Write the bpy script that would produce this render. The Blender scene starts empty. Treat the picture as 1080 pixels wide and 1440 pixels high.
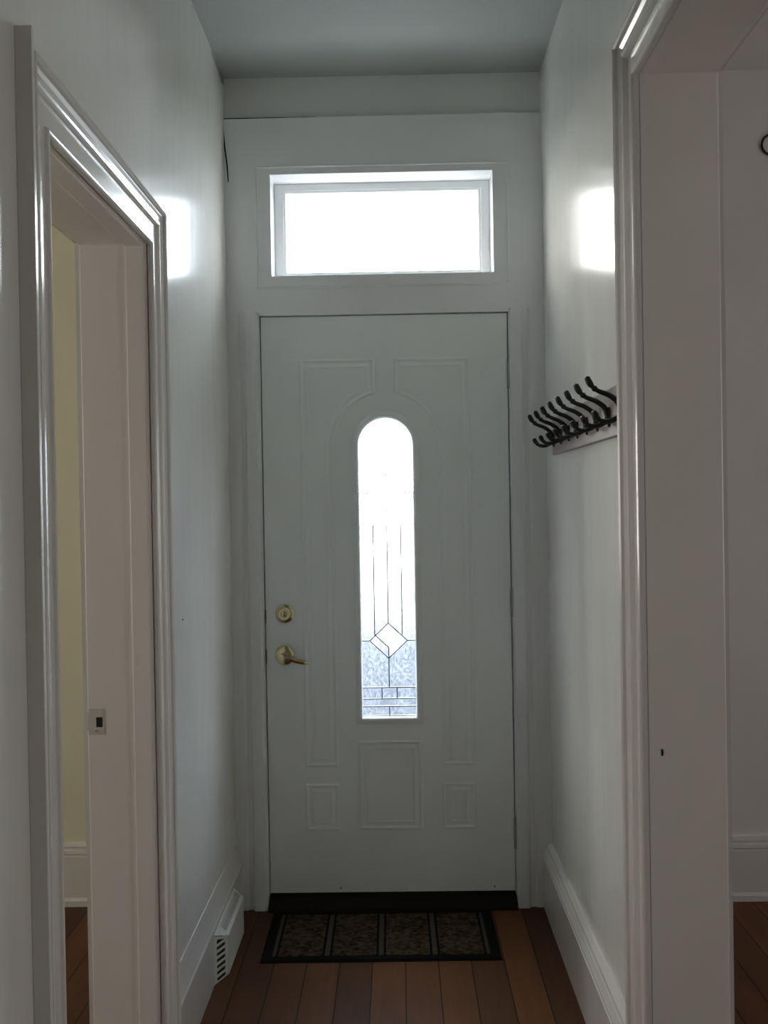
import bpy, bmesh, math, random
from mathutils import Vector, Matrix
random.seed(4)
C = bpy.context.scene.collection
sc = bpy.context.scene

# ------------------------------------------------------------------ materials
def nt(name):
    m = bpy.data.materials.new(name); m.use_nodes = True
    t = m.node_tree; b = t.nodes['Principled BSDF']
    return m, t, b
def N(t, typ, **kw):
    n = t.nodes.new(typ)
    for k, v in kw.items():
        if k in n.inputs: n.inputs[k].default_value = v
        else: setattr(n, k, v)
    return n
def L(t, a, b): t.links.new(a, b)
def objcoord(t, scale=(1, 1, 1)):
    g = N(t, 'ShaderNodeNewGeometry'); mp = N(t, 'ShaderNodeMapping')
    mp.inputs['Scale'].default_value = scale
    L(t, g.outputs['Position'], mp.inputs['Vector']); return mp.outputs['Vector']
def paint(name, col, rough, bump=0.0, bscale=(30, 30, 6), coat=0.0, var=0.03, spec=0.5, bdist=0.002):
    m, t, b = nt(name)
    v = objcoord(t, (2.2, 2.2, 1.1))
    no = N(t, 'ShaderNodeTexNoise', Scale=1.6, Detail=4.0); L(t, v, no.inputs['Vector'])
    cr = N(t, 'ShaderNodeValToRGB')
    e = cr.color_ramp.elements
    e[0].position, e[1].position = .3, .7
    e[0].color = (*[c * (1 - var) for c in col], 1); e[1].color = (*[min(1, c * (1 + var)) for c in col], 1)
    L(t, no.outputs['Fac'], cr.inputs['Fac']); L(t, cr.outputs['Color'], b.inputs['Base Color'])
    b.inputs['Roughness'].default_value = rough
    b.inputs['Specular IOR Level'].default_value = spec
    b.inputs['Coat Weight'].default_value = coat; b.inputs['Coat Roughness'].default_value = .06
    if bump:
        v2 = objcoord(t, bscale)
        n2 = N(t, 'ShaderNodeTexNoise', Scale=1.0, Detail=3.0); L(t, v2, n2.inputs['Vector'])
        bp = N(t, 'ShaderNodeBump', Strength=bump, Distance=bdist)
        L(t, n2.outputs['Fac'], bp.inputs['Height']); L(t, bp.outputs['Normal'], b.inputs['Normal'])
    return m
def metal(name, col, rough, metallic=1.0):
    m, t, b = nt(name)
    v = objcoord(t, (60, 60, 60))
    no = N(t, 'ShaderNodeTexNoise', Scale=1.0, Detail=3.0); L(t, v, no.inputs['Vector'])
    mr = N(t, 'ShaderNodeMapRange'); mr.inputs['To Min'].default_value = rough * .8; mr.inputs['To Max'].default_value = rough * 1.25
    L(t, no.outputs['Fac'], mr.inputs['Value']); L(t, mr.outputs['Result'], b.inputs['Roughness'])
    b.inputs['Base Color'].default_value = (*col, 1); b.inputs['Metallic'].default_value = metallic
    return m

M = {}
M['wall'] = paint('hall_wall_paint', (.80, .80, .768), .19, .35, (14, 14, 3.5), spec=.3, bdist=.003)
M['plaster'] = paint('plaster_paint', (.74, .755, .74), .5, .3, (9, 9, 9))
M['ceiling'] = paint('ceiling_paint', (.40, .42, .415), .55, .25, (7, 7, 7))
M['trim'] = paint('gloss_trim_paint', (.78, .765, .735), .19, .25, (40, 40, 8), coat=.3, bdist=.0008)
M['frame'] = paint('door_frame_paint', (.82, .83, .84), .35, .2, (40, 40, 8), bdist=.0008)
M['jamb'] = paint('jamb_paint', (.87, .84, .80), .35, .2, (40, 40, 8), bdist=.0008)
M['door'] = paint('door_paint', (.85, .89, .885), .38, .2, (60, 60, 60), bdist=.0005)
M['yellow'] = paint('pale_yellow_paint', (.78, .76, .58), .5, .2, (10, 10, 10))
M['sideroom'] = paint('side_room_paint', (.84, .81, .77), .55, .2, (10, 10, 10))
M['register'] = paint('register_enamel', (.76, .77, .74), .35)
M['brass'] = metal('polished_brass', (.78, .69, .43), .20)
M['brass_dull'] = metal('dull_brass', (.30, .26, .18), .4)
M['iron'] = metal('black_cast_iron', (.020, .024, .022), .42, .4)
M['lead'] = metal('lead_came', (.16, .17, .19), .5, .7)
M['hinge'] = paint('painted_hinge', (.42, .43, .42), .4)
M['plate'] = paint('painted_plate', (.66, .64, .60), .35)
M['black'] = paint('black_void', (.012, .011, .010), .7)
M['ring'] = metal('dark_ring_metal', (.03, .03, .035), .4, .5)
M['chip'] = paint('chipped_plaster', (.30, .31, .29), .8)
M['threshold'] = paint('dark_threshold', (.018, .016, .014), .8, spec=.15)

def wood_floor():
    m, t, b = nt('pine_floor_boards')
    g = N(t, 'ShaderNodeNewGeometry'); s = N(t, 'ShaderNodeSeparateXYZ'); c = N(t, 'ShaderNodeCombineXYZ')
    L(t, g.outputs['Position'], s.inputs[0]); L(t, s.outputs['Y'], c.inputs['X'])
    L(t, s.outputs['X'], c.inputs['Y'])
    br = N(t, 'ShaderNodeTexBrick'); br.offset = .37; br.squash = 1
    L(t, c.outputs[0], br.inputs['Vector'])
    br.inputs['Scale'].default_value = 1.0; br.inputs['Brick Width'].default_value = 14.0
    br.inputs['Row Height'].default_value = .102; br.inputs['Mortar Size'].default_value = .0021
    br.inputs['Mortar Smooth'].default_value = .2
    br.inputs['Color1'].default_value = (.175, .070, .027, 1); br.inputs['Color2'].default_value = (.080, .033, .014, 1)
    br.inputs['Mortar'].default_value = (.012, .007, .005, 1)
    v = objcoord(t, (26, 1.6, 1)); n = N(t, 'ShaderNodeTexNoise', Scale=1.0, Detail=6.0, Roughness=.6); L(t, v, n.inputs['Vector'])
    v3 = objcoord(t, (5, 3, 1)); n3 = N(t, 'ShaderNodeTexNoise', Scale=1.0, Detail=3.0); L(t, v3, n3.inputs['Vector'])
    mr = N(t, 'ShaderNodeMapRange'); mr.inputs['To Min'].default_value = .55; mr.inputs['To Max'].default_value = 1.35; L(t, n.outputs['Fac'], mr.inputs['Value'])
    mr3 = N(t, 'ShaderNodeMapRange'); mr3.inputs['To Min'].default_value = .6; mr3.inputs['To Max'].default_value = 1.4; L(t, n3.outputs['Fac'], mr3.inputs['Value'])
    mu = N(t, 'ShaderNodeMath', operation='MULTIPLY'); L(t, mr.outputs[0], mu.inputs[0]); L(t, mr3.outputs[0], mu.inputs[1])
    vm = N(t, 'ShaderNodeVectorMath', operation='SCALE'); L(t, br.outputs['Color'], vm.inputs[0]); L(t, mu.outputs[0], vm.inputs['Scale'])
    L(t, vm.outputs[0], b.inputs['Base Color'])
    b.inputs['Roughness'].default_value = .5; b.inputs['Specular IOR Level'].default_value = .16
    bp = N(t, 'ShaderNodeBump', Strength=.4, Distance=.002); bp.invert = True
    L(t, br.outputs['Fac'], bp.inputs['Height']); L(t, bp.outputs['Normal'], b.inputs['Normal'])
    return m
M['floor'] = wood_floor()

def rail_wood():
    m, t, b = nt('mauve_brown_board')
    v = objcoord(t, (30, 2.5, 30)); n = N(t, 'ShaderNodeTexNoise', Scale=1.0, Detail=5.0); L(t, v, n.inputs['Vector'])
    cr = N(t, 'ShaderNodeValToRGB'); cr.color_ramp.elements[0].color = (.19, .145, .138, 1); cr.color_ramp.elements[1].color = (.31, .25, .242, 1)
    L(t, n.outputs['Fac'], cr.inputs['Fac']); L(t, cr.outputs['Color'], b.inputs['Base Color'])
    b.inputs['Roughness'].default_value = .4
    return m
M['rail'] = rail_wood()

def mat_field():
    m, t, b = nt('woven_mat_pattern')
    g = N(t, 'ShaderNodeTexCoord'); s = N(t, 'ShaderNodeSeparateXYZ'); L(t, g.outputs['Object'], s.inputs[0])
    def math_(op, a, bb=None, val=None):
        n = N(t, 'ShaderNodeMath', operation=op)
        L(t, a, n.inputs[0])
        if bb is not None: L(t, bb, n.inputs[1])
        elif val is not None: n.inputs[1].default_value = val
        return n.outputs[0]
    # four bands across the width, light double stripe where they meet
    u = math_('MULTIPLY', math_('ADD', s.outputs['X'], val=.34), val=1 / .17)
    fr = math_('FRACT', u)
    d = math_('ABSOLUTE', math_('SUBTRACT', fr, val=.5))
    stripe = math_('GREATER_THAN', d, val=.455)
    dark = math_('MULTIPLY', math_('GREATER_THAN', d, val=.41), math_('LESS_THAN', d, val=.455))
    vo = N(t, 'ShaderNodeTexVoronoi', Scale=58.0); L(t, g.outputs['Object'], vo.inputs['Vector'])
    no = N(t, 'ShaderNodeTexNoise', Scale=38.0, Detail=7.0); L(t, g.outputs['Object'], no.inputs['Vector'])
    mx = math_('ADD', math_('MULTIPLY', vo.outputs['Distance'], val=.45), math_('MULTIPLY', no.outputs['Fac'], val=.95))
    cr = N(t, 'ShaderNodeValToRGB'); e = cr.color_ramp.elements
    e[0].position, e[0].color = .42, (.010, .008, .006, 1); e[1].position, e[1].color = .85, (.075, .055, .030, 1)
    e2 = cr.color_ramp.elements.new(.62); e2.color = (.036, .025, .013, 1)
    L(t, mx, cr.inputs['Fac'])
    m1 = N(t, 'ShaderNodeMixRGB'); L(t, stripe, m1.inputs['Fac']); L(t, cr.outputs['Color'], m1.inputs[1]); m1.inputs[2].default_value = (.062, .054, .042, 1)
    m2 = N(t, 'ShaderNodeMixRGB'); L(t, dark, m2.inputs['Fac']); L(t, m1.outputs[0], m2.inputs[1]); m2.inputs[2].default_value = (.006, .005, .005, 1)
    L(t, m2.outputs[0], b.inputs['Base Color']); b.inputs['Roughness'].default_value = .95
    b.inputs['Specular IOR Level'].default_value = .1
    bp = N(t, 'ShaderNodeBump', Strength=.5, Distance=.003); L(t, no.outputs['Fac'], bp.inputs['Height']); L(t, bp.outputs['Normal'], b.inputs['Normal'])
    return m
M['mat_field'] = mat_field()
M['mat_border'] = paint('mat_rubber_border', (.006, .0055, .005), .9, spec=.12)

def glass(name, tint, haze, textured=False):
    m = bpy.data.materials.new(name); m.use_nodes = True; t = m.node_tree; t.nodes.clear()
    out = N(t, 'ShaderNodeOutputMaterial')
    tr = N(t, 'ShaderNodeBsdfTransparent'); tl = N(t, 'ShaderNodeBsdfTranslucent'); gl = N(t, 'ShaderNodeBsdfGlossy', Roughness=.08)
    tr.inputs['Color'].default_value = (*tint, 1); tl.inputs['Color'].default_value = (*tint, 1)
    m1 = N(t, 'ShaderNodeMixShader'); m1.inputs[0].default_value = haze
    L(t, tr.outputs[0], m1.inputs[1]); L(t, tl.outputs[0], m1.inputs[2])
    if textured:
        v = objcoord(t, (1, 1, .7)); n = N(t, 'ShaderNodeTexNoise', Scale=55.0, Detail=3.0, Distortion=2.5); L(t, v, n.inputs['Vector'])
        cr = N(t, 'ShaderNodeValToRGB'); e = cr.color_ramp.elements
        e[0].position, e[1].position = .40, .60
        e[0].color = (*[c * .72 for c in tint], 1); e[1].color = (*tint, 1)
        L(t, n.outputs['Fac'], cr.inputs['Fac']); L(t, cr.outputs[0], tr.inputs['Color'])
    m2 = N(t, 'ShaderNodeMixShader'); m2.inputs[0].default_value = .05
    L(t, m1.outputs[0], m2.inputs[1]); L(t, gl.outputs[0], m2.inputs[2]); L(t, m2.outputs[0], out.inputs['Surface'])
    return m
M['pane'] = glass('clear_window_glass', (.96, .98, .98), .02)
M['pane_tex'] = glass('textured_leaded_glass', (.93, .96, 1.0), .012, True)
M['bevel'] = glass('clear_bevelled_glass', (1, 1, 1), .05)

def ground(name, c1, c2, sc_=2.0):
    m, t, b = nt(name)
    v = objcoord(t, (1, 1, 1)); n = N(t, 'ShaderNodeTexNoise', Scale=sc_, Detail=6.0); L(t, v, n.inputs['Vector'])
    cr = N(t, 'ShaderNodeValToRGB'); cr.color_ramp.elements[0].color = (*c1, 1); cr.color_ramp.elements[1].color = (*c2, 1)
    L(t, n.outputs['Fac'], cr.inputs['Fac']); L(t, cr.outputs[0], b.inputs['Base Color']); b.inputs['Roughness'].default_value = .9; b.inputs['Specular IOR Level'].default_value = .08
    return m
def street():
    m, t, b = nt('street_painted_glare')
    g = N(t, 'ShaderNodeNewGeometry'); sp = N(t, 'ShaderNodeSeparateXYZ'); L(t, g.outputs['Position'], sp.inputs[0])
    no = N(t, 'ShaderNodeTexNoise', Scale=.8, Detail=6.0); L(t, g.outputs['Position'], no.inputs['Vector'])
    ad = N(t, 'ShaderNodeMath', operation='MULTIPLY_ADD'); L(t, no.outputs['Fac'], ad.inputs[0]); ad.inputs[1].default_value = 3.0; L(t, sp.outputs['Y'], ad.inputs[2])
    mr = N(t, 'ShaderNodeMapRange'); mr.inputs['From Min'].default_value = 11; mr.inputs['From Max'].default_value = 41; L(t, ad.outputs[0], mr.inputs['Value'])
    cr = N(t, 'ShaderNodeValToRGB'); e = cr.color_ramp.elements  # ground colour pales with distance, painting in the glare toward white
    e[0].position, e[0].color = .06, (.021, .027, .037, 1); e[1].position, e[1].color = 1, (.28, .285, .29, 1)
    for p_, c_ in ((.15, (.033, .040, .049, 1)), (.22, (.055, .060, .064, 1)), (.31, (.10, .105, .11, 1)), (.48, (.17, .175, .18, 1))):
        q = e.new(p_); q.color = c_
    L(t, mr.outputs[0], cr.inputs['Fac']); L(t, cr.outputs[0], b.inputs['Base Color'])
    b.inputs['Roughness'].default_value = .9; b.inputs['Specular IOR Level'].default_value = .08
    return m
M['street'] = street()
M['concrete'] = ground('pale_concrete', (.17, .18, .19), (.23, .24, .25), 2.0)

# ------------------------------------------------------------------ mesh helpers
def box(bm, x0, x1, y0, y1, z0, z1):
    v = [bm.verts.new(p) for p in ((x0,y0,z0),(x1,y0,z0),(x1,y1,z0),(x0,y1,z0),(x0,y0,z1),(x1,y0,z1),(x1,y1,z1),(x0,y1,z1))]
    for f in ((3,2,1,0),(4,5,6,7),(0,1,5,4),(1,2,6,5),(2,3,7,6),(3,0,4,7)): bm.faces.new([v[i] for i in f])
def prism(bm, prof, fn0, fn1):
    """closed 2-D profile extruded between two placement functions"""
    a = [bm.verts.new(fn0(*p)) for p in prof]; b = [bm.verts.new(fn1(*p)) for p in prof]
    n = len(prof)
    for i in range(n): bm.faces.new((a[i], a[(i+1) % n], b[(i+1) % n], b[i]))
    bm.faces.new(a[::-1]); bm.faces.new(b)
def sweep(bm, path, prof, place, closed=False):
    """mitred sweep. path: 2-D points, prof: (w outward, p height); left-hand normal is outward"""
    n = len(path); rows = []
    for i in range(n):
        P = Vector(path[i])
        def nrm(a, b):
            d = (Vector(b) - Vector(a)).normalized(); return Vector((-d.y, d.x))
        ns = []
        if closed or i > 0: ns.append(nrm(path[i-1], path[i]))
        if closed or i < n-1: ns.append(nrm(path[i], path[(i+1) % n]))
        mv = ns[0] if len(ns) == 1 else (ns[0] + ns[1]) / (1 + ns[0].dot(ns[1]))
        rows.append([bm.verts.new(place(*(P + mv * w), p)) for w, p in prof])
    k = len(prof)
    for i in range(n if closed else n-1):
        r0, r1 = rows[i], rows[(i+1) % n]
        for j in range(k):
            bm.faces.new((r0[j], r0[(j+1) % k], r1[(j+1) % k], r1[j]))
    if not closed:
        bm.faces.new(rows[0][::-1]); bm.faces.new(rows[-1])
def tube(bm, pts, radii, seg=10):
    pts = [Vector(p) for p in pts]; rings = []
    up = Vector((0, 1, 0))
    for i, p in enumerate(pts):
        d = (pts[min(i+1, len(pts)-1)] - pts[max(i-1, 0)]).normalized()
        a = d.cross(up)
        if a.length < 1e-4: a = d.cross(Vector((1, 0, 0)))
        a.normalize(); b = d.cross(a).normalized()
        r = radii[i] if not isinstance(radii, (int, float)) else radii
        rings.append([bm.verts.new(p + a*r*math.cos(2*math.pi*k/seg) + b*r*math.sin(2*math.pi*k/seg)) for k in range(seg)])
    for i in range(len(rings)-1):
        for k in range(seg):
            bm.faces.new((rings[i][k], rings[i][(k+1) % seg], rings[i+1][(k+1) % seg], rings[i+1][k]))
    bm.faces.new(rings[0][::-1]); bm.faces.new(rings[-1])
def lathe(bm, prof, place, seg=32):
    """prof: (r, h) from bottom centre to top centre; place(a, b, h)"""
    rings = []
    for r, h in prof:
        if r < 1e-6: rings.append([bm.verts.new(place(0, 0, h))])
        else: rings.append([bm.verts.new(place(r*math.cos(2*math.pi*k/seg), r*math.sin(2*math.pi*k/seg), h)) for k in range(seg)])
    for a, b in zip(rings, rings[1:]):
        for k in range(seg):
            k2 = (k+1) % seg
            if len(a) == 1: bm.faces.new((a[0], b[k2], b[k]))
            elif len(b) == 1: bm.faces.new((a[k], a[k2], b[0]))
            else: bm.faces.new((a[k], a[k2], b[k2], b[k]))
def smooth_path(pts, n=6):
    """Catmull-Rom"""
    P = [Vector(p) for p in pts]; P = [P[0]*2-P[1]] + P + [P[-1]*2-P[-2]]; out = []
    for i in range(1, len(P)-2):
        for j in range(n):
            t = j/n; a, b, c, d = P[i-1], P[i], P[i+1], P[i+2]
            out.append(.5*((2*b)+(c-a)*t+(2*a-5*b+4*c-d)*t*t+(3*b-a-3*c+d)*t**3))
    out.append(P[-2]); return out
def obj(name, bm, mat, parent=None, smooth=False, bevel=0, loc=None):
    bmesh.ops.recalc_face_normals(bm, faces=bm.faces)
    me = bpy.data.meshes.new(name); bm.to_mesh(me); bm.free()
    mats = mat if isinstance(mat, list) else [mat]
    for x in mats: me.materials.append(M[x])
    o = bpy.data.objects.new(name, me); C.objects.link(o)
    if parent: o.parent = parent
    if loc: o.location = loc
    if smooth:
        for p in me.polygons: p.use_smooth = True
        md = o.modifiers.new('es', 'EDGE_SPLIT'); md.split_angle = math.radians(40)
    if bevel:
        md = o.modifiers.new('bv', 'BEVEL'); md.width = bevel; md.segments = 2; md.limit_method = 'ANGLE'
    return o
def tag(o, label, cat, group=None, kind=None):
    o['label'] = label; o['category'] = cat
    if group: o['group'] = group
    if kind: o['kind'] = kind
    return o
def struct(o, label, cat): return tag(o, label, cat, kind='structure')
def rebase(o, p):
    """move a mesh's origin to p, geometry stays"""
    p = Vector(p); o.data.transform(Matrix.Translation(-p)); o.location = p; return o
def curve_solid(name, loops, y0, y1, mat, parent=None, bevel=0.0):
    """flat outline with holes in the XZ plane, thick from y0 to y1"""
    cu = bpy.data.curves.new(name, 'CURVE'); cu.dimensions = '2D'; cu.fill_mode = 'BOTH'; cu.extrude = (y1-y0)/2 - bevel
    cu.bevel_depth = bevel; cu.offset = -bevel
    for lp in loops:
        sp = cu.splines.new('POLY'); sp.points.add(len(lp)-1); sp.use_cyclic_u = True
        for q, (x, z) in zip(sp.points, lp): q.co = (x, z, 0, 1)
    tmp = bpy.data.objects.new(name + '_tmp', cu); C.objects.link(tmp)
    me = bpy.data.meshes.new_from_object(tmp.evaluated_get(bpy.context.evaluated_depsgraph_get()))
    bpy.data.objects.remove(tmp); bpy.data.curves.remove(cu)
    me.transform(Matrix(((1,0,0,0),(0,0,-1,(y0+y1)/2),(0,1,0,0),(0,0,0,1))))
    me.name = name; me.materials.clear(); me.materials.append(M[mat])
    for p in me.polygons: p.use_smooth = False
    o = bpy.data.objects.new(name, me); C.objects.link(o)
    if parent: o.parent = parent
    return o
def rect(x0, x1, z0, z1): return [(x0, z0), (x1, z0), (x1, z1), (x0, z1)]

# ------------------------------------------------------------------ dimensions
XL, XR = -.59, .52            # hall walls
XLo, XRo = -.748, .678        # far faces of the hall walls
YF = 3.655                    # plaster face of the front wall
ZC = 2.93                     # ceiling
YB = -3.0                     # back end of hall
LY0, LY1, LZ = 1.740, 2.468, 2.055    # left doorway
RY0, RY1, RZ = .70, 2.184, 2.3165     # right opening
CW = .106                     # casing width

# ------------------------------------------------------------------ shell
bm = bmesh.new(); box(bm, -4.2, 4.4, YB-.2, 3.95, -.12, 0)
struct(obj('floor', bm, 'floor'), 'brown wooden floorboards running toward the front door', 'floor')
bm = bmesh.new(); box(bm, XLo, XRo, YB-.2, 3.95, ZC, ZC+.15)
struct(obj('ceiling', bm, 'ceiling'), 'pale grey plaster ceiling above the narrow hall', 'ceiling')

for x0, x1, lab in ((-4.2, XLo, 'ceiling of the side room left of the hall'), (XRo, 4.4, 'ceiling of the side room seen past the right jamb')):
    bm = bmesh.new(); box(bm, x0, x1, YB-.2, 3.95, ZC, ZC+.15)
    struct(obj('ceiling', bm, 'sideroom'), lab, 'ceiling')

def hallwall(name, x0, x1, oy0, oy1, oz, label):
    bm = bmesh.new()
    box(bm, x0, x1, YB, oy0, 0, ZC); box(bm, x0, x1, oy1, YF+.02, 0, ZC); box(bm, x0, x1, oy0, oy1, oz, ZC)
    return struct(obj(name, bm, 'wall'), label, 'wall')
wl = hallwall('wall_left', XLo, XL, LY0-.012, LY1+.012, LZ+.012, 'white glossy hall wall with the narrow doorway at left')
bm = bmesh.new(); lathe(bm, [(0, -.002), (.0028, -.002), (.0028, .0008), (.0015, .0018), (0, .0018)], lambda a, b, h: (XL+h, 2.80+a, 1.12+b), 10)
obj('nail', bm, 'threshold', wl)
bm = bmesh.new(); prism(bm, [(3.40, ZC-.012), (3.52, ZC-.020), (3.60, ZC-.034), (3.652, ZC-.022), (3.652, ZC-.0005), (3.50, ZC-.004)], lambda y, z: (XL-.001, y, z), lambda y, z: (XL+.0012, y, z))
obj('chipped_plaster', bm, 'chip', wl)
hallwall('wall_right', XR, XRo, RY0-.012, RY1+.012, RZ+.012, 'white glossy hall wall carrying the coat hooks at right')

# front wall of the hall, with one opening for door and transom
DX0, DX1 = -.4725, .391       # door slab
bm = bmesh.new()
FX0, FX1 = -.545, .462
box(bm, XL-.02, FX0, YF, 3.95, 0, ZC); box(bm, FX1, XR+.02, YF, 3.95, 0, ZC); box(bm, FX0, FX1, YF, 3.95, 2.70, ZC)
struct(obj('wall_front', bm, 'plaster'), 'plaster end wall above the door and transom', 'wall')
# side-room front walls
bm = bmesh.new(); box(bm, -4.2, XLo, 3.70, 3.95, 0, ZC)
struct(obj('wall_front', bm, 'yellow'), 'pale yellow wall seen through the left doorway', 'wall')
bm = bmesh.new(); box(bm, XRo, 4.4, 3.68, 3.95, 0, ZC)
struct(obj('wall_front', bm, 'sideroom'), 'grey white wall seen past the right door jamb', 'wall')

# outer walls of the side rooms with window openings (unseen, added and sized for the daylight they let in)
def winwall(name, x0, x1, wy0, wy1, wz0, wz1, mat, label):
    bm = bmesh.new()
    box(bm, x0, x1, YB-.2, wy0, 0, ZC); box(bm, x0, x1, wy1, 3.70, 0, ZC)
    box(bm, x0, x1, wy0, wy1, 0, wz0); box(bm, x0, x1, wy0, wy1, wz1, ZC)
    return struct(obj(name, bm, mat), label, 'wall')
LW = (.85, 1.5, .9, 2.0); RW = (.45, 1.06, .95, 1.9)
winwall('wall_left', -4.2, -4.0, *LW, 'yellow', 'outer wall of the left side room, out of view')
winwall('wall_right', 4.2, 4.4, *RW, 'sideroom', 'outer wall of the right side room, out of view')
bm = bmesh.new(); box(bm, -4.2, 4.4, YB-.2, YB, 0, ZC)
struct(obj('wall_back', bm, 'sideroom'), 'back wall of the house behind the viewer', 'wall')
for i, (x, w) in enumerate(((-4.1, LW), (4.3, RW))):
    bm = bmesh.new(); y0, y1, z0, z1 = w
    for b_ in ((y0, y0+.05, z0, z1), (y1-.05, y1, z0, z1), (y0, y1, z0, z0+.06), (y0, y1, z1-.05, z1), (y0, y1, (z0+z1)/2-.02, (z0+z1)/2+.02)):
        box(bm, x-.025, x+.025, b_[0], b_[1], b_[2], b_[3])
    struct(obj('window_%d' % (i+2), bm, 'trim'), ['unseen white sash window added to light the left side room', 'unseen white sash window added to light the right side room'][i], 'window')

# ------------------------------------------------------------------ casings of the two side openings
def casing_profile(pi, po):
    s = po - pi
    return [(0, 0), (0, pi), (.0015, pi+.003), (.004, pi+.0055), (.007, pi+.006), (.010, pi+.0045), (.012, pi-.001), (.0155, pi-.001),
            (.056, pi-.001), (.0585, pi+.25*s), (.061, pi+.45*s), (.066, pi+.52*s), (.069, pi+.42*s), (.071, pi+.34*s), (.080, pi+.40*s), (.087, pi+.60*s),
            (.0895, pi+.62*s), (.091, pi+.92*s), (.095, po+.002), (.099, po+.001), (.101, po-.002), (CW, po-.002), (CW, 0)]
def casing(name, pts, prof, place, label):
    bm = bmesh.new(); sweep(bm, pts, prof, place)
    o = obj(name, bm, 'trim'); return struct(o, label, 'door casing')
lp = [(LY0, 0), (LY0, LZ), (LY1, LZ), (LY1, 0)]
o = casing('trim_1', lp, casing_profile(.010, .026), lambda a, b, p: (XL+p, a, b), 'glossy white moulded casing around the left doorway')
bm = bmesh.new(); box(bm, XL, XL+.0275, LY0-CW-.012, LY0-CW, 0, LZ+CW+.026)
obj('backband', bm, 'trim', o, bevel=.0015)
rp = [(RY0, 0), (RY0, RZ), (RY1, RZ), (RY1, 0)]
casing('trim_2', rp, casing_profile(.012, .035), lambda a, b, p: (XR-p, a, b), 'glossy white moulded casing around the right opening')

# jambs (lining boards) -------------------------------------------------
bm = bmesh.new()
e = .005
x0, x1 = XLo-.004, XL+.004
box(bm, x0, x1, LY1, LY1+.012, 0, LZ+.012); box(bm, x0, x1, LY0-.012, LY0, 0, LZ+.012); box(bm, x0, x1, LY0, LY1, LZ, LZ+.012)
jl = struct(obj('trim_3', bm, 'jamb', bevel=.002), 'white door jamb lining of the left doorway with latch plate', 'door jamb')
bm = bmesh.new()                                         # stop strip toward the hall side
sx0, sx1 = -.640, -.597
box(bm, sx0, sx1, LY1-.007, LY1, 0, LZ); box(bm, sx0, sx1, LY0, LY0+.007, 0, LZ); box(bm, sx0, sx1, LY0+.007, LY1-.007, LZ-.007, LZ)
obj('door_stop', bm, 'jamb', jl, bevel=.002)
# strike plate: curved lip, hole
bm = bmesh.new()
box(bm, -.750, -.714, LY1-.0022, LY1, .884, .946)
for i in range(5):
    a0, a1 = i/5*.9, (i+1)/5*.9
    f = lambda a: (-.750-.012*math.sin(a), LY1-.0022-.0 + .012*(1-math.cos(a)))
    (xa, ya), (xb, yb) = f(a0), f(a1)
    box(bm, min(xa, xb), max(xa, xb)+.0005, ya, ya+.002, .894, .936)
sp = obj('strike_plate', bm, 'plate', jl, bevel=.0006); sp['label'] = 'painted metal latch plate'
bm = bmesh.new(); box(bm, -.7315, -.7165, LY1-.0030, LY1-.0018, .902, .926)
o = obj('latch_hole', bm, 'black', sp, bevel=.004)
bm = bmesh.new(); lathe(bm, [(0, 0), (.003, 0), (.003, .0012), (0, .0016)], lambda a, b, h: (-.731+a, LY1-.0022-h, .893+b), 12)
obj('screw', bm, 'hinge', sp)

bm = bmesh.new(); x0, x1 = XR-.004, XRo+.006
box(bm, x0, x1, RY1, RY1+.012, 0, RZ+.012); box(bm, x0, x1, RY0-.012, RY0, 0, RZ+.012); box(bm, x0, x1, RY0, RY1, RZ, RZ+.012)
jr = struct(obj('trim_4', bm, 'jamb', bevel=.003), 'broad white jamb lining of the right opening', 'door jamb')
bm = bmesh.new(); lathe(bm, [(0, 0), (.0022, 0), (.0022, .001), (0, .0012)], lambda a, b, h: (.548+a, RY1-h, .893+b*3.6), 12)
obj('paint_chip', bm, 'threshold', jr)
# room-side casings
for nm, pts, xf, lab in (('trim_5', lp, lambda a, b, p: (XLo-p, a, b), 'white casing on the far face of the left doorway'),
                         ('trim_6', rp, lambda a, b, p: (XRo+p, a, b), 'white casing on the far face of the right opening')):
    bm = bmesh.new(); sweep(bm, pts, [(.006, 0), (.006, .016), (CW, .02), (CW, 0)], xf); struct(obj(nm, bm, 'trim'), lab, 'door casing')

# ------------------------------------------------------------------ baseboards
def baseprof(h, cap, t, tw=.003):
    return [(0, 0), (t, 0), (t, h), (t-.003, h+.004), (t-.001, h+.010), (t-.010 if t > .03 else t-.004, h+(cap-h)*.55),
            (t*.42, h+(cap-h)*.80), (t*.42, cap-.004), (tw, cap), (0, cap)]
bm = bmesh.new()
pl = [(0, 0), (.021, 0), (.021, .158), (.0205, .163), (.018, .168), (.013, .188), (.009, .206), (.006, .222), (.0025, .238), (0, .238)]
prism(bm, pl, lambda w, h: (XL+w, LY1+CW, h), lambda w, h: (XL+w, 3.62, h))
prism(bm, pl, lambda w, h: (XL+w, YB, h), lambda w, h: (XL+w, LY0-CW-.012, h))
struct(obj('baseboard_left', bm, 'trim'), 'white moulded baseboard under the left wall behind the floor register', 'baseboard')
bm = bmesh.new()
pr = baseprof(.175, .252, .014)
pr = [(0, 0), (.032, 0), (.032, .174), (.0295, .178), (.0305, .184), (.021, .206), (.019, .208), (.0165, .216), (.006, .228), (0, .228)]
prism(bm, pr, lambda w, h: (XR-w, RY1+CW, h), lambda w, h: (XR-w, 3.62, h))
prism(bm, pr, lambda w, h: (XR-w, YB, h), lambda w, h: (XR-w, RY0-CW, h))
struct(obj('baseboard_right', bm, 'trim'), 'white moulded baseboard under the coat hook wall at right', 'baseboard')
pf = [(0, 0), (.026, 0), (.026, .020), (.020, .028), (.018, .030), (.018, .176), (.013, .182), (.022, .188), (.020, .200), (.011, .205), (.016, .212), (.010, .226), (0, .226)]
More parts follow.
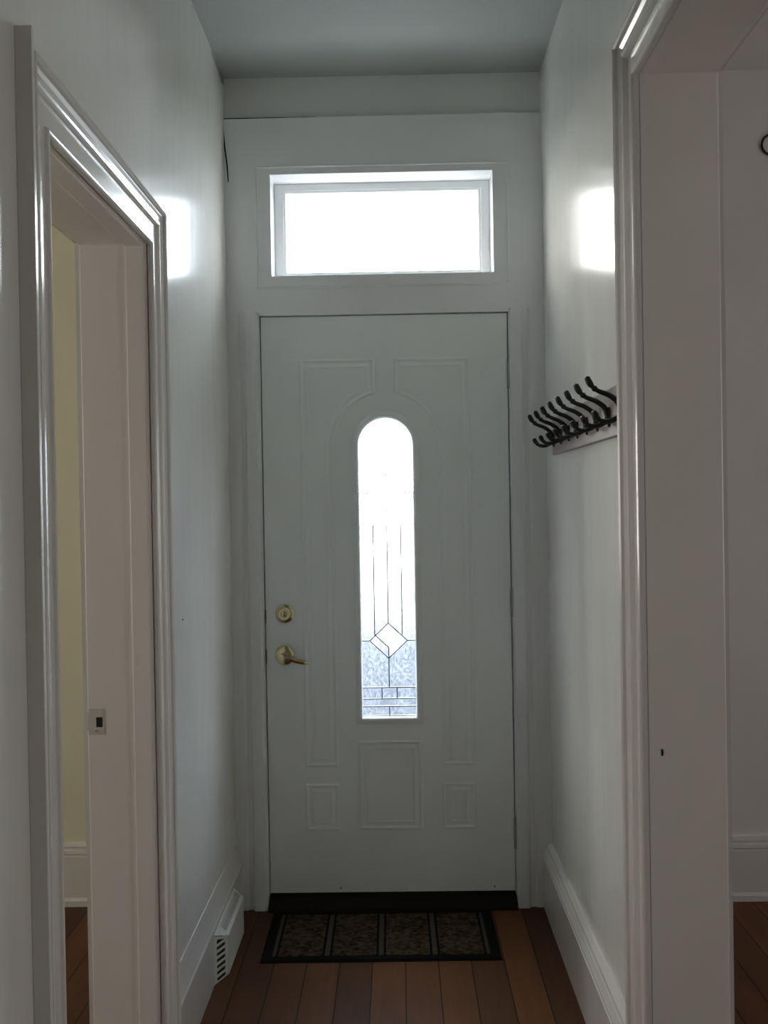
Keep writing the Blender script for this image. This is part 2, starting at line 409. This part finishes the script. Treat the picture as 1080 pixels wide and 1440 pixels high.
for x0, x1, yy, lab in ((-4.0, XLo, 3.70, 'white baseboard below the yellow wall beyond the left doorway'), (XRo, 4.2, 3.68, 'white baseboard beyond the right jamb under grey wall')):
    bm = bmesh.new(); prism(bm, pf, lambda w, h: (x0, yy-w, h), lambda w, h: (x1, yy-w, h))
    struct(obj('baseboard_front', bm, 'trim'), lab, 'baseboard')

# ------------------------------------------------------------------ front door frame
YP = 3.630                    # face of the frame boards
TX0, TX1, TZ0, TZ1 = -.430, .3475, 2.2275, 2.5825    # transom opening
HZ = 2.78
fr = curve_solid('trim_7', [rect(XL, XR, 0, HZ), rect(DX0-.004, DX1+.004, -.001+.002, 2.089), rect(TX0, TX1, TZ0, TZ1)], YP, YF+.02, 'frame')
struct(fr, 'white painted board surround of the front door and transom', 'door frame')
for x0, x1 in ((-.528, DX0-.006), (DX1+.006, .445)):
    bm = bmesh.new()
    prism(bm, [(x0, YP), (x0, YP-.010), (x0+.004, YP-.014), (x1-.010, YP-.014), (x1-.004, YP-.010), (x1, YP-.004), (x1, YP)],
          lambda a, b: (a, b, 0), lambda a, b: (a, b, 2.10))
    obj('stop_strip', bm, 'frame', fr)
for x0, x1 in ((XL, -.545), (.462, XR)):
    bm = bmesh.new()
    prism(bm, [(x0, YP), (x0, YP-.006), (x1-.008 if x0 < 0 else x1, YP-.006), (x1, YP-.002 if x0 < 0 else YP-.006), (x1, YP)], lambda a, b: (a, b, 0), lambda a, b: (a, b, 2.10)) if x0 < 0 else \
    prism(bm, [(x0, YP), (x0, YP-.002), (x0+.008, YP-.006), (x1, YP-.006), (x1, YP)], lambda a, b: (a, b, 0), lambda a, b: (a, b, 2.10))
    obj('casing_board', bm, 'frame', fr)
# thin moulded edge around the transom
bm = bmesh.new()
sweep(bm, [(TX0-.055, TZ0-.045), (TX0-.055, TZ1+.030), (TX1+.055, TZ1+.030), (TX1+.055, TZ0-.045)], [(0, 0), (0, .004), (-.005, .005), (-.008, 0)],
      lambda a, b, p: (a, YP-p, b), closed=True)
obj('transom_moulding', bm, 'frame', fr)
for nm, q_ in (('crack_and_gap_shade', ((XL+.002, 2.782), (XL+.20, 2.7815), (XL+.33, 2.7812), (XL+.20, 2.7795), (XL+.002, 2.779))),  # black strip painted as the shade in the header gap
               ('crack_and_gap_shade', ((XL+.001, 2.74), (XL+.006, 2.68), (XL+.013, 2.62), (XL+.016, 2.56), (XL+.012, 2.56), (XL+.008, 2.62), (XL+.001, 2.68)))):  # real crack down the corner
    bm = bmesh.new(); prism(bm, q_, lambda a, b: (a, YP-.0006, b), lambda a, b: (a, YP+.002, b)); obj(nm, bm, 'threshold', fr)
# reveal boards of transom + door jamb depth
bm = bmesh.new()
yr = 3.93
for b_ in ((TX0-.02, TX0, TZ0-.02, TZ1+.02), (TX1, TX1+.02, TZ0-.02, TZ1+.02), (TX0, TX1, TZ1, TZ1+.02), (TX0, TX1, TZ0-.02, TZ0)):
    box(bm, b_[0], b_[1], YF+.021, yr, b_[2], b_[3])
obj('reveal', bm, 'frame', fr)
bm = bmesh.new()
for b_ in ((DX0-.06, DX0-.004, 0, 2.14), (DX1+.004, DX1+.06, 0, 2.14), (DX0-.004, DX1+.004, 2.089, 2.14)):
    box(bm, b_[0], b_[1], YF+.021, yr, b_[2], b_[3])
for b_ in ((DX0-.004, DX0+.014, .041, 2.089), (DX1-.014, DX1+.004, .041, 2.089), (DX0+.014, DX1-.014, 2.071, 2.089)):   # weather stop behind slab
    box(bm, b_[0], b_[1], 3.6852, 3.72, b_[2], b_[3])
for b_ in ((FX0, DX0-.06, 0, 2.70), (DX1+.06, FX1, 0, 2.70), (DX0-.06, DX1+.06, 2.14, TZ0-.02), (DX0-.06, TX0-.02, TZ0-.02, TZ1+.02), (TX1+.02, DX1+.06, TZ0-.02, TZ1+.02), (DX0-.06, DX1+.06, TZ1+.02, 2.70)):
    box(bm, b_[0], b_[1], YF+.021, yr, b_[2], b_[3])
obj('jamb', bm, 'frame', fr)

# transom sash
win = None
gx0, gx1, gz0, gz1 = -.388, .306, 2.262, 2.548
y0 = YP+.115
wf = curve_solid('window_1', [rect(TX0+.001, TX1-.001, TZ0+.001, TZ1-.001), rect(gx0, gx1, gz0, gz1)], y0, y0+.035, 'frame')
struct(wf, 'bright rectangular transom window above the front door', 'window')
bm = bmesh.new(); sweep(bm, [(gx0, gz0), (gx0, gz1), (gx1, gz1), (gx1, gz0)], [(0, 0), (0, .004), (.008, .004), (.012, 0)], lambda a, b, p: (a, y0-p, b), closed=True)
obj('glazing_bead', bm, 'frame', wf)
bm = bmesh.new(); box(bm, gx0-.004, gx1+.004, y0+.016, y0+.020, gz0-.004, gz1+.004); obj('pane', bm, 'pane', wf)

# threshold
bm = bmesh.new()
prism(bm, [(3.60, 0), (3.60, .010), (3.625, .030), (3.64, .040), (3.93, .040), (3.93, 0)], lambda y, z: (DX0-.004, y, z), lambda y, z: (DX1+.004, y, z))
struct(obj('trim_8', bm, 'threshold'), 'dark threshold strip below the front door', 'threshold')

# ------------------------------------------------------------------ front door
YS = 3.640
cx = -.0415
GW, GZ0, GZ1 = .0935, .672, 1.725
def arch(w, z0, z1, n=28):
    zc = z1 - w
    return [(cx-w, z0), (cx+w, z0)] + [(cx+w*math.cos(math.pi*i/n), zc+w*math.sin(math.pi*i/n)) for i in range(n+1)]
def dedupe(l):
    o = []
    for p in l:
        if not o or (Vector(p)-Vector(o[-1])).length > 1e-6: o.append(p)
    return o
door = curve_solid('door_1', [rect(DX0, DX1, .052, 2.085), dedupe(arch(GW+.004, GZ0-.004, GZ1+.004))], YS, YS+.045, 'door')
struct(door, 'pale grey front door with a tall arched leaded glass light', 'door')
# moulded frame round the light
bm = bmesh.new()
loop = dedupe(arch(GW, GZ0, GZ1))[::-1]
sweep(bm, loop, [(0, -.012), (0, .004), (.004, .009), (.011, .010), (.016, .005), (.021, .004), (.024, .0005), (.024, -.002)], lambda a, b, p: (a, YS-p, b), closed=True)
obj('light_frame', bm, 'door', door, smooth=True)
# embossed panels
def panel(path, depth=.0038):
    bm = bmesh.new()
    sweep(bm, path, [(0, -.001), (0, .0005), (-.004, depth), (-.009, depth*.9), (-.013, .0008), (-.018, .0008), (-.028, depth*.75), (-.030, depth*.75), (-.031, -.001)],
          lambda a, b, p: (a, YS-p, b), closed=True)
    return obj('panel', bm, 'door', door)
def rp_(x0, x1, z0, z1): return [(x0, z0), (x0, z1), (x1, z1), (x1, z0)]
pz0, pz1 = .500, 1.935
L0, L1, R0, R1 = -.345, -.222, .139, .262
# long side panels whose tops sweep round the arch
def side(s):
    xo, xi = cx + s*.300, cx + s*.182
    pts = [(xo, pz0), (xo, pz1), (cx + s*.035, pz1)]
    zc = GZ1 - GW; r = .182
    for i in range(11):
        a = math.radians(80 - 80*i/10)
        pts.append((cx + s*r*math.cos(a), zc + r*math.sin(a)))
    pts.append((xi, pz0))
    if s > 0: pts = pts[::-1]
    return pts
panel(side(-1)); panel(side(1))
panel(rp_(cx-.112, cx+.112, .275, .590))
panel(rp_(cx-.300, cx-.182, .275, .440)); panel(rp_(cx+.182, cx+.300, .275, .440))
# glass and came
bm = bmesh.new()
o = curve_solid('glass_pane', [dedupe(arch(GW+.003, GZ0-.003, GZ1+.003))], YS+.016, YS+.019, 'pane_tex', door)
dx0, dx1 = cx-GW, cx+GW
X = lambda f: dx0 + f*(dx1-dx0)
dia = [(X(.5), 1.003), (X(.855), .941), (X(.5), .8785), (X(.145), .941)]
o = curve_solid('bevelled_pane', [dia], YS+.0115, YS+.0155, 'bevel', door)
bm = bmesh.new()
cw = .0017
def came(a, b, w=cw):
    A = Vector((a[0], 0, a[1])); B = Vector((b[0], 0, b[1])); d = (B-A).normalized(); n = Vector((-d.z, 0, d.x))*w
    A = A - d*w*.6; B = B + d*w*.6
    q = [A+n, A-n, B-n, B+n]
    f0 = [bm.verts.new((p.x, YS+.0105, p.z)) for p in q]; f1 = [bm.verts.new((p.x, YS+.0195, p.z)) for p in q]
    bm.faces.new(f0); bm.faces.new(f1[::-1])
    for i in range(4): bm.faces.new((f0[i], f0[(i+1) % 4], f1[(i+1) % 4], f1[i]))
lines = [((X(.24), .962), (X(.24), 1.42)), ((X(.5), 1.003), (X(.5), 1.40)), ((X(.76), .962), (X(.76), 1.42)),
         (dia[0], dia[1]), (dia[1], dia[2]), (dia[2], dia[3]), (dia[3], dia[0]),
         ((X(.24), .962), (X(.5), .917)), ((X(.5), .917), (X(.5), .8785)), ((X(0), .940), dia[3]), (dia[1], (X(1), .941)),
         ((X(.5), .8785), (X(.5), .775)), ((X(0), .775), (X(1), .775)), ((X(0), .735), (X(1), .735)), ((X(0), .708), (X(1), .708)),
         ((X(0), .6745), (X(1), .6745)), ((X(.36), .775), (X(.36), .735)), ((X(.645), .775), (X(.645), .735)), ((X(.5), .708), (X(.5), .6745)),
         
         # mirrored upper half of the pattern
         ((X(.5), 1.40), (X(.855), 1.4625)), ((X(.855), 1.4625), (X(.5), 1.525)), ((X(.5), 1.525), (X(.145), 1.4625)), ((X(.145), 1.4625), (X(.5), 1.40)),
         ((X(.5), 1.525), (X(.5), 1.722)), ((X(0), 1.4625), (X(.145), 1.4625)), ((X(.855), 1.4625), (X(1), 1.4625))]
for a, b in lines: came(a, b)
obj('leading', bm, 'lead', door)

# hinges
hy = YS-.008
for z0, z1 in ((1.820, 1.925), (1.020, 1.120), (.205, .310)):
    bm = bmesh.new()
    hxx = DX1+.004
    box(bm, hxx-.006, hxx+.010, YS-.0035, YS+.002, z0, z1)
    h = obj('hinge', bm, 'hinge', door, bevel=.001)
    bm = bmesh.new()
    k = (z1-z0)/5
    for i in range(5):
        tube(bm, [(hxx+.002, hy, z0+i*k+.0006), (hxx+.002, hy, z0+(i+1)*k-.0006)], .0062, 14)
    tube(bm, [(hxx+.002, hy, z1), (hxx+.002, hy, z1+.004), (hxx+.002, hy, z1+.006)], [.0045, .0045, .002], 12)
    obj('knuckle', bm, 'hinge', h, smooth=True)
# edge plates of bolt and latch
for z0, z1 in ((1.010, 1.055), (.868, .915)):
    bm = bmesh.new(); box(bm, DX0-.0035, DX0+.0015, YS-.001, YS+.03, z0, z1)
    obj('latch_plate', bm, 'brass_dull', door)
# deadbolt
def at(x, z): return lambda a, b, h: (x+a, YS-h, z+b)
bx, bz = -.4055, 1.043
bm = bmesh.new(); lathe(bm, [(0, -.002), (.033, -.002), (.033, .003), (.0325, .005), (.028, .008), (.025, .0085), (.0225, .014), (.0215, .021), (.019, .0235), (.0125, .0235), (.0115, .020), (0, .020)], at(bx, bz), 40)
db = obj('deadbolt', bm, 'brass', door, smooth=True)
bm = bmesh.new(); lathe(bm, [(0, .018), (.0105, .018), (.0105, .0235), (.009, .0245), (0, .0245)], at(bx, bz), 24)
cyl = obj('lock_cylinder', bm, 'brass', db, smooth=True)
bm = bmesh.new(); box(bm, bx-.0011, bx+.0011, YS-.0250, YS-.0235, bz-.006, bz+.006)
obj('keyhole', bm, 'black', db)
# lever handle
hx, hz = -.4075, .896
bm = bmesh.new(); lathe(bm, [(0, -.002), (.035, -.002), (.035, .003), (.0345, .006), (.030, .010), (.020, .012), (.0135, .013), (.0125, .020), (.0125, .036), (0, .036)], at(hx, hz), 40)
hd = obj('door_handle', bm, 'brass', door, smooth=True)
bm = bmesh.new()
sp_ = smooth_path([(hx-.012, YS-.042, hz-.001), (hx+.004, YS-.043, hz-.004), (hx+.028, YS-.041, hz-.008), (hx+.050, YS-.037, hz-.016), (hx+.070, YS-.035, hz-.021), (hx+.084, YS-.036, hz-.022)], 6)
rows = []
for i, p in enumerate(sp_):
    t_ = i/(len(sp_)-1)
    hh = .0135*(1-t_)+.0068*t_; dd = .0060*(1-t_)+.0045*t_
    if i == 0: hh *= .75
    if t_ > .92: hh *= .85
    rows.append([bm.verts.new((p.x, p.y+dd*math.copysign(abs(math.sin(2*math.pi*k/12))**.4, math.sin(2*math.pi*k/12)), p.z+hh*math.copysign(abs(math.cos(2*math.pi*k/12))**.6, math.cos(2*math.pi*k/12)))) for k in range(12)])
for r0, r1 in zip(rows, rows[1:]):
    for k in range(12): bm.faces.new((r0[k], r0[(k+1) % 12], r1[(k+1) % 12], r1[k]))
bm.faces.new(rows[0]); bm.faces.new(rows[-1][::-1])
obj('lever', bm, 'brass', hd, smooth=True)
# two small screws at the bottom edge
for x in (-.2245, .318):
    bm = bmesh.new(); lathe(bm, [(0, -.001), (.0035, -.001), (.0035, .0012), (.002, .0018), (0, .0018)], lambda a, b, h: (x+a, YS-h, .070+b), 12)
    obj('screw', bm, 'brass_dull', door)
bm = bmesh.new(); box(bm, DX0+.001, DX1-.001, YS-.003, YS+.03, .0405, .055)
obj('door_sweep', bm, 'threshold', door)

# ------------------------------------------------------------------ coat hook rail
XB = .503
rail = bpy.data.objects.new('coat_hook_rail', None); C.objects.link(rail); rail.location = (XR, 2.83, 1.574)
tag(rail, 'wall-mounted coat rack of black iron double hooks on a mauve-brown board', 'coat rack')
def T(p): return (p[0]-XR, p[1]-2.83, p[2]-1.574)
bm = bmesh.new(); box(bm, XB-XR, 0, 2.294-2.83, 3.367-2.83, 0, .116)
obj('board', bm, 'rail', rail, bevel=.002)
E = 1.43
def bulb(path, r):
    """arm radius with a swollen acorn tip and a collar"""
    n = len(path); out = []
    for i in range(n):
        s = i/(n-1)
        if s < .10: q = r*1.5
        elif s < .70: q = r*(1.25-.35*(s-.1)/.6)
        elif s < .755: q = r*1.22
        elif s < .79: q = r*.9
        else:
            u = (s-.79)/.21; q = r*(1.0+.36*math.sin(math.pi*min(1, u*1.02+.03))**.8*(1-.35*u)) if u < .97 else r*.35
        out.append(q)
    return out
def hook_meshes(yy):
    bm = bmesh.new()
    o_ = lambda out, h: (XB-XR-out, yy-2.83, E+h-1.574)
    # tapered back plate with rounded ends
    pr_ = []
    for i in range(24):
        a = 2*math.pi*i/24
        pr_.append((.013*math.cos(a)*(1.0 if math.sin(a) > 0 else .8), .019*math.sin(a)+(.012 if math.sin(a) > 0 else -.012)))
    prism(bm, pr_, lambda a, b: (XB-XR, yy-2.83+a, E+.192+b*.80-1.574), lambda a, b: (XB-XR-.005, yy-2.83+a*.85, E+.192+b*.74-1.574))
    hk = obj('hook', bm, 'iron', rail, smooth=True)
    bm = bmesh.new()
    P = smooth_path([o_(.002, .183), o_(.006, .199), o_(.013, .2155), o_(.032, .230), o_(.056, .240), o_(.071, .2535), o_(.080, .272)], 7)
    tube(bm, P, bulb(P, .0058), 12); obj('upper_prong', bm, 'iron', hk, smooth=True)
    bm = bmesh.new()
    P = smooth_path([o_(.002, .186), o_(.014, .178), o_(.032, .171), o_(.048, .173), o_(.058, .181), o_(.066, .196)], 7)
    tube(bm, P, bulb(P, .0054), 12); obj('lower_prong', bm, 'iron', hk, smooth=True)
    for h in (.2075, .1755):
        bm = bmesh.new()
        lathe(bm, [(0, 0), (.0042, 0), (.0038, .0018), (0, .0026)], lambda a, b, hh: (XB-XR-.0048-hh, yy-2.83+a, E+h+b-1.574), 12)
        obj('screw', bm, 'brass_dull', hk)
for i in range(8): hook_meshes(3.3215-.1445*i)

# ------------------------------------------------------------------ doormat
mx0, mx1, my0, my1 = -.455, .300, 3.205, 3.597
mcx, mcy = (mx0+mx1)/2, (my0+my1)/2
mat = bpy.data.objects.new('doormat', None); C.objects.link(mat); mat.location = (mcx, mcy, 0); mat.rotation_euler.z = math.radians(.4)
tag(mat, 'dark brown patterned doormat with black rubber border before the front door', 'doormat')
hw, hh = (mx1-mx0)/2, (my1-my0)/2
bm = bmesh.new()
sweep(bm, [(-hw+.034, -hh+.034), (-hw+.034, hh-.034), (hw-.034, hh-.034), (hw-.034, -hh+.034)], [(-.001, .0004), (-.001, .006), (.003, .0075), (.026, .0065), (.034, .002), (.034, .0004)],
      lambda a, b, p: (a, b, p), closed=True)
obj('border', bm, 'mat_border', mat)
bm = bmesh.new()
nx, ny = 80, 40
fx, fy = hw-.034, hh-.034
g = [[bm.verts.new((-fx+2*fx*i/nx, -fy+2*fy*j/ny, .0075+.0012*random.random())) for i in range(nx+1)] for j in range(ny+1)]
for j in range(ny):
    for i in range(nx): bm.faces.new((g[j][i], g[j][i+1], g[j+1][i+1], g[j+1][i]))
ring_ = [g[0][i] for i in range(nx+1)] + [g[j][nx] for j in range(1, ny+1)] + [g[ny][i] for i in range(nx-1, -1, -1)] + [g[j][0] for j in range(ny-1, 0, -1)]
lo = [bm.verts.new((v.co.x, v.co.y, .0005)) for v in ring_]
for i in range(len(ring_)):
    k = (i+1) % len(ring_); bm.faces.new((ring_[i], lo[i], lo[k], ring_[k]))
obj('woven_field', bm, 'mat_field', mat)

# ------------------------------------------------------------------ floor register on the left baseboard
ry0, ry1 = 3.135, 3.44
xb, xf = XL+.0195, XL+.052
reg = bpy.data.objects.new('floor_register', None); C.objects.link(reg); reg.location = (xb, (ry0+ry1)/2, 0)
tag(reg, 'white metal vent register on the floor against the left baseboard', 'vent')
def R_(x, y, z): return (x-xb, y-(ry0+ry1)/2, z)
zf, zb = .118, .150
bm = bmesh.new()     # front face, bottom lip and far end
prism(bm, [(xf, 0), (xf, zf), (xf-.003, zf+.003), (xf-.006, zf+.002), (xf-.003, zf-.002), (xf-.003, 0)], lambda x, z: R_(x, ry0, z), lambda x, z: R_(x, ry1, z))
prism(bm, [(xb, 0), (xf-.003, 0), (xf-.003, zf), (xb, zb)], lambda x, z: R_(x, ry1-.003, z), lambda x, z: R_(x, ry1, z))
prism(bm, [(xb, 0), (xb+.002, 0), (xb+.002, zb), (xb, zb)], lambda x, z: R_(x, ry0, z), lambda x, z: R_(x, ry1, z))
obj('housing', bm, 'register', reg)
bm = bmesh.new()     # dark inside
box(bm, *[v-xb for v in (xb+.0025, xf-.0035)], ry0+.006-(ry0+ry1)/2, ry1-.004-(ry0+ry1)/2, .002, zf-.004)
obj('duct_inside', bm, 'black', reg)
bm = bmesh.new()     # slanted top grille: rim and bars
def topz(x): return zb + (zf-zb)*(x-xb)/(xf-xb)
def bar(xa, xc, ya, yb, th=.003):
    prism(bm, [(xa, topz(xa)), (xc, topz(xc)), (xc, topz(xc)-th), (xa, topz(xa)-th)], lambda x, z: R_(x, ya, z), lambda x, z: R_(x, yb, z))
bar(xb, xb+.006, ry0, ry1); bar(xf-.009, xf-.002, ry0, ry1)
bar(xb+.006, xf-.009, ry0, ry0+.008); bar(xb+.006, xf-.009, ry1-.008, ry1)
nb = 22
for i in range(nb):
    y = ry0+.012+(ry1-ry0-.024)*i/(nb-1); bar(xb+.006, xf-.009, y-.0028, y+.0028)
obj('top_grille', bm, 'register', reg)
# angled near end with six slots: from the baseboard (s = 0) out to the front corner (s = 1)
bm = bmesh.new()
A_ = Vector((xb+.001, ry0-.075)); B_ = Vector((xf-.0015, ry0)); nrm_ = Vector((B_.y-A_.y, -(B_.x-A_.x))).normalized()
def Q_(u, z, d=0):
    p = A_.lerp(B_, u) - nrm_*d; return R_(p.x, p.y, z)
def plate(u0, u1, z0, z1, z1b=None):
    z1b = z1 if z1b is None else z1b
    q = [(u0, z0), (u1, z0), (u1, z1b), (u0, z1)]
    prism(bm, q, lambda u, z: Q_(u, z), lambda u, z: Q_(u, z, .0025))
plate(0, .20, 0, zb-.006, zb-.012); plate(.80, 1, 0, zf+.004, zf)
z = .004; plate(.20, .80, 0, z)
for i in range(6):
    z += .0112; plate(.20, .80, z, z+.0072); z += .0072
prism(bm, [(.20, z+.016), (.80, z), (.80, zf+.004), (.20, zb-.012)], lambda u, q: Q_(u, q), lambda u, q: Q_(u, q, .0025))
obj('end_grille', bm, 'register', reg)
bm = bmesh.new()     # lid over the angled end
t3 = [(A_.x, A_.y, zb), (B_.x, B_.y, zf+.001), (xb, ry0, zb)]
prism(bm, [(0, 0), (1, 0), (2, 0)], lambda i, _: R_(t3[i][0], t3[i][1], t3[i][2]), lambda i, _: R_(t3[i][0], t3[i][1], t3[i][2]-.003))
obj('end_cap', bm, 'register', reg)
bm = bmesh.new()
d3 = [(A_.x+.003, A_.y+.012), (B_.x-.005, ry0+.003), (xb+.0025, ry0+.003)]
prism(bm, [(0, 0), (1, 0), (2, 0)], lambda i, _: R_(d3[i][0], d3[i][1], .002), lambda i, _: R_(d3[i][0], d3[i][1], zf-.004))
obj('end_duct', bm, 'black', reg)

# ------------------------------------------------------------------ ring on the right-room wall
bm = bmesh.new()
rcx, rcz, rr = 1.3365, 2.665, .036
for i in range(48):
    pass
seg, tube_r = 48, .0042
rows = []
for i in range(seg):
    a = 2*math.pi*i/seg
    rows.append([bm.verts.new((rcx+(rr+tube_r*math.cos(b))*math.cos(a), 3.680-tube_r-.0015+tube_r*math.sin(b), rcz+(rr+tube_r*math.cos(b))*math.sin(a))) for b in [2*math.pi*k/10 for k in range(10)]])
for i in range(seg):
    for k in range(10):
        bm.faces.new((rows[i][k], rows[i][(k+1) % 10], rows[(i+1) % seg][(k+1) % 10], rows[(i+1) % seg][k]))
ring = obj('wall_ring', bm, 'ring', smooth=True)
rebase(ring, (rcx, 3.68, rcz))
tag(ring, 'dark metal ring hanging on the wall beyond the right jamb', 'ring')
bm = bmesh.new()
tube(bm, [Vector(p)-Vector((rcx, 3.68, rcz)) for p in ((rcx, 3.681, rcz+rr+.004), (rcx, 3.668, rcz+rr+.004), (rcx, 3.664, rcz+rr+.010))], .003, 8)
obj('nail', bm, 'ring', ring)

# ------------------------------------------------------------------ outside
def slab(name, x0, x1, y0, y1, z, mat, label, cat):
    bm = bmesh.new(); box(bm, x0, x1, y0, y1, z-.1, z)
    return struct(obj(name, bm, mat), label, cat)
slab('ground', -50, 50, 3.96, 90, -.60, 'street', 'grey street outside with glare painted in by distance, seen through the door glass', 'street')
bm = bmesh.new(); box(bm, -1.3, 1.3, 3.951, 5.1, -.14, -.02)
struct(obj('trim_9', bm, 'concrete'), 'door step outside the front door', 'step')

# ------------------------------------------------------------------ light: overcast sky through the windows
w = bpy.data.worlds.new('overcast_sky'); sc.world = w; w.use_nodes = True; t = w.node_tree
bg = t.nodes['Background']
tc = N(t, 'ShaderNodeTexCoord'); s = N(t, 'ShaderNodeSeparateXYZ'); L(t, tc.outputs['Generated'], s.inputs[0])
mr = N(t, 'ShaderNodeMapRange'); mr.inputs['From Min'].default_value = -1; mr.inputs['From Max'].default_value = 1
L(t, s.outputs['X'], mr.inputs['Value'])
cr = N(t, 'ShaderNodeValToRGB'); e = cr.color_ramp.elements
e[0].color = (1.0, .96, .90, 1); e[1].color = (1.0, .96, .90, 1)
for p_, c_ in ((.28, (1.0, .95, .85, 1)), (.72, (.85, .95, 1.07, 1))):
    q_ = e.new(p_); q_.color = c_
L(t, mr.outputs[0], cr.inputs['Fac']); L(t, cr.outputs[0], bg.inputs['Color'])
bg.inputs['Strength'].default_value = 1.0
def portal(name, loc, rot, sx, sy):
    l = bpy.data.lights.new(name, 'AREA'); l.shape = 'RECTANGLE'; l.size = sx; l.size_y = sy; l.cycles.is_portal = True
    o = bpy.data.objects.new(name, l); C.objects.link(o); o.location = loc; o.rotation_euler = rot
h = math.pi/2
portal('transom_portal', ((TX0+TX1)/2, 3.94, (TZ0+TZ1)/2), (-h, 0, 0), TX1-TX0, TZ1-TZ0)
portal('door_portal', (cx, 3.94, (GZ0+GZ1)/2), (-h, 0, 0), .4, 1.3)
portal('left_room_portal', (-4.22, (LW[0]+LW[1])/2, (LW[2]+LW[3])/2), (0, -h, 0), LW[3]-LW[2], LW[1]-LW[0])
portal('right_room_portal', (4.42, (RW[0]+RW[1])/2, (RW[2]+RW[3])/2), (0, h, 0), RW[3]-RW[2], RW[1]-RW[0])

# ------------------------------------------------------------------ camera
F = 1456.0
yaw, pitch, roll = math.atan2(20, F), math.atan2(14, F), .0165
fwd = Vector((-math.sin(yaw)*math.cos(pitch), math.cos(yaw)*math.cos(pitch), -math.sin(pitch)))
r0 = fwd.cross(Vector((0, 0, 1))).normalized(); u0 = r0.cross(fwd)
rt = r0*math.cos(roll) - u0*math.sin(roll); up = u0*math.cos(roll) + r0*math.sin(roll)
cam = bpy.data.cameras.new('camera'); co = bpy.data.objects.new('camera', cam); C.objects.link(co)
mtx = Matrix((rt, up, -fwd)).transposed().to_4x4(); mtx.translation = (0, 0, 1.43); co.matrix_world = mtx
cam.sensor_fit = 'VERTICAL'; cam.sensor_height = 36; cam.sensor_width = 27; cam.lens = F/1440*36; cam.clip_start = .02; cam.clip_end = 200
sc.camera = co

sc.view_settings.view_transform = 'Standard'; sc.view_settings.look = 'None'; sc.view_settings.gamma = 1
sc.view_settings.use_curve_mapping = False
sc.view_settings.exposure = 4.32
cy = sc.cycles
cy.use_denoising = True; cy.max_bounces = 16; cy.diffuse_bounces = 12; cy.glossy_bounces = 8; cy.transparent_max_bounces = 12
cy.sample_clamp_indirect = 6; cy.caustics_reflective = False; cy.caustics_refractive = False
